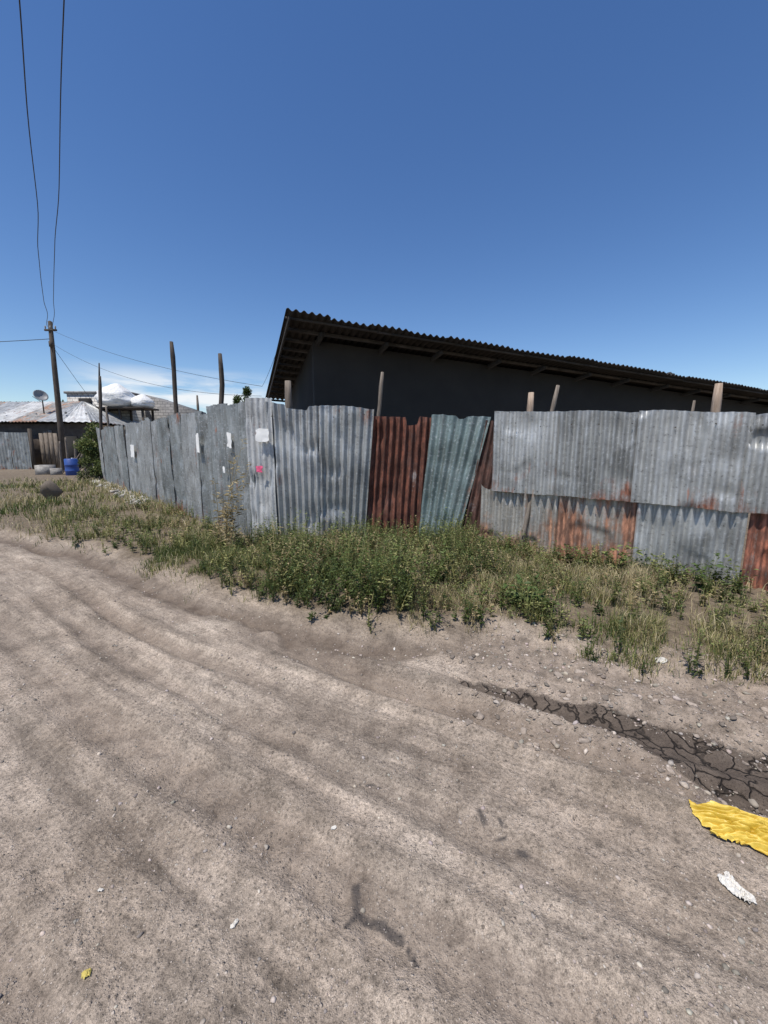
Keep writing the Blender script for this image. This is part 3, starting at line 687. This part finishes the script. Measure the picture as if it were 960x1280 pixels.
c0=GP[ci.astype(int)]*R.uniform(.7,1.2,(k,1))
grass('grass',x,y,Hh,Wd,c0)

def crown(name,c,rad,k,ll,wts,clumps=14,conic=False):
    o=empty(name)
    cc=R.normal(size=(clumps,3)); cc/=np.linalg.norm(cc,axis=1)[:,None]; cc*=R.random(clumps)[:,None]**.4
    if conic:
        tz=R.random(clumps); cc=np.stack([cc[:,0]*(1-tz),cc[:,1]*(1-tz),tz*2-1],-1)
    cc=cc*np.array(rad)+np.array(c)
    ci_=R.integers(0,clumps,k); off=R.normal(size=(k,3)); off/=np.linalg.norm(off,axis=1)[:,None]; off*=R.random(k)[:,None]**.5
    P=cc[ci_]+off*np.mean(rad)*(.38 if not conic else .25)
    D=off+R.normal(scale=.4,size=(k,3)); L_=R.uniform(*ll,k)
    C=pal(k,wts)*(.6+.8*R.random(clumps))[ci_][:,None]
    leaves('foliage',P,D,L_,L_*.5,C,o)
    base=np.array([c[0],c[1],-.1])
    tube('trunk',[base,(base+np.array(c))/2+np.array([.05,0,0]),np.array(c)+np.array([0,0,rad[2]*.5])],[.03*rad[2]+.03,.03*rad[2]+.02,.02],M_wood,o,8)
    for q in range(min(6,clumps)):
        tube('limb_%d'%q,[np.array(c)-np.array([0,0,rad[2]*.4]),(np.array(c)+cc[q])/2,cc[q]],[.03,.02,.01],M_wood,o,6)
crown('shrub',(-13.1,18.3,1.35),(.6,.7,1.1),3800,(.07,.14),(2,4,4,1,0))
crown('shrub',(-12.6,17.4,.6),(.5,.5,.5),2000,(.06,.12),(2,4,4,1,0))
crown('conifer_tree',(-12.9,39,4.9),(.9,.9,2.1),3500,(.10,.25),(5,3,0,0,0),24,conic=True)
crown('conifer_tree',(-14.2,40,4.4),(.9,.9,1.9),3000,(.10,.25),(5,3,0,0,0),22,conic=True)
crown('broadleaf_tree',(-16.5,48,4.2),(3.5,3,2.2),6000,(.2,.4),(5,4,1,0,0),20)
crown('broadleaf_tree',(-60,75,4),(9,6,4),6000,(.5,1.0),(5,4,1,0,0),20)

# ------------------------------------------------------------ litter
def cloth(name,c,sx,sy,rot,mat,seed,hh=.03,res=60):
    uu,vv=np.meshgrid(np.linspace(-1,1,res),np.linspace(-1,1,res)); uf,vf=uu.ravel(),vv.ravel()
    wx=uf*sx*(.8+.5*(fbm(uf*1.5,vf*1.5,2,seed)-.2)); wy=vf*sy*(.5+.9*fbm(uf*1.3+3,vf*.4,2,seed+1))
    f=fbm(uf*1.3+(vf*1.2),vf*3.2-uf,3,seed+2); z=hh*np.abs(np.sin(f*14))*.8+.4*hh*fbm(uf*5,vf*9,2,seed+4)
    z=np.clip(z,0,None)*(.25+.75*(1-np.maximum(np.abs(uf),np.abs(vf))**3))
    ca,sa=math.cos(rot),math.sin(rot); x=c[0]+wx*ca-wy*sa; y=c[1]+wx*sa+wy*ca
    idx=np.arange(res*res).reshape(res,res); F=np.stack([idx[:-1,:-1],idx[:-1,1:],idx[1:,1:],idx[1:,:-1]],-1).reshape(-1,4)
    rr_=uu[:-1,:-1]**2+vv[:-1,:-1]**2+1.3*(fbm(uu[:-1,:-1]*3,vv[:-1,:-1]*3,3,seed+6)-.5)
    F=F[(rr_<1.15).ravel()]
    return mesh_np(name,np.stack([x,y,hgt(x,y)+z+.003],-1),F,mat,None,True)
M_yel=simple('yellow_plastic',(.50,.33,.03),(.80,.60,.12),9,.45,.004)
M_wp=simple('white_plastic_film',(.42,.40,.36),(.68,.66,.62),9,.5,.003)
cloth('yellow_plastic_bag',(1.43,1.32),.20,.068,-.42,M_yel,5,.045,120)
cloth('plastic_scrap',(1.20,1.14),.03,.05,.3,M_wp,9,.02,30)
cloth('plastic_scrap',(1.9,2.55),.04,.025,.3,M_wp,19,.02,30)
for i,(x_,y_,a_) in enumerate(((-.98,1.16,.011),(-.48,1.06,.014),(.42,2.08,.022),(-.2,1.38,.012),(.08,2.9,.012))):
    cloth('paper_scrap',(x_,y_),a_,a_*.6,i*1.1,M_wp,25+i,.008,16)
cloth('dead_leaf',(-.86,.93),.012,.014,.4,simple('dry_yellow_leaf',(.4,.33,.08),(.55,.45,.12),30,.7,0),44,.01,16)

# ------------------------------------------------------------ light, sky, camera
sv=Vector((-.30,-.36,1.03)).normalized()
el=math.asin(sv.z); az=math.atan2(sv.x,sv.y)
sl=bpy.data.lights.new('sun','SUN'); sl.energy=5.0; sl.angle=math.radians(.53); sl.color=(1,.94,.855)
so=link(bpy.data.objects.new('sun',sl)); so.rotation_euler=sv.to_track_quat('Z','Y').to_euler(); so.location=(0,-5,20)
w=bpy.data.worlds.new('World'); scene.world=w; w.use_nodes=True; nt=w.node_tree; bg=nt.nodes['Background']
sk=nt.nodes.new('ShaderNodeTexSky'); sk.sky_type='NISHITA'; sk.sun_disc=False; sk.sun_elevation=el; sk.sun_rotation=az
sk.altitude=1500; sk.air_density=1.2; sk.dust_density=.3; sk.ozone_density=2.0
hsv=nt.nodes.new('ShaderNodeHueSaturation'); hsv.inputs['Saturation'].default_value=1.22; hsv.inputs['Hue'].default_value=.508; nt.links.new(sk.outputs[0],hsv.inputs['Color'])
tc=nt.nodes.new('ShaderNodeTexCoord').outputs['Generated']
sep=nt.nodes.new('ShaderNodeSeparateXYZ'); nt.links.new(tc,sep.inputs[0])
cn=noise(nt,tc,3.6,6,.6,(1,1,6))
xm=math_(nt,'MULTIPLY',sep.outputs['X'],-1.0)
lm=ramp(nt,xm,[(.22,0.),(.34,1.),(.52,1.),(.62,0.)])
cm=math_(nt,'MULTIPLY',math_(nt,'MULTIPLY',ramp(nt,cn,[(.38,0.),(.54,1.)]),ramp(nt,sep.outputs['Z'],[(.05,0.),(.09,1.),(.13,1.),(.17,0.)])),math_(nt,'MULTIPLY',lm,.9))
nt.links.new(mix(nt,cm,hsv.outputs[0],(7.,7.2,7.4)),bg.inputs[0]); bg.inputs[1].default_value=.132
cam=bpy.data.cameras.new('camera'); co=link(bpy.data.objects.new('camera',cam)); scene.camera=co
cam.sensor_fit='VERTICAL'; cam.sensor_height=36; cam.lens=36*500/1280; cam.clip_start=.05; cam.clip_end=2000
co.location=(0,0,1.5); co.rotation_euler=(math.radians(90-9.09),0,0)
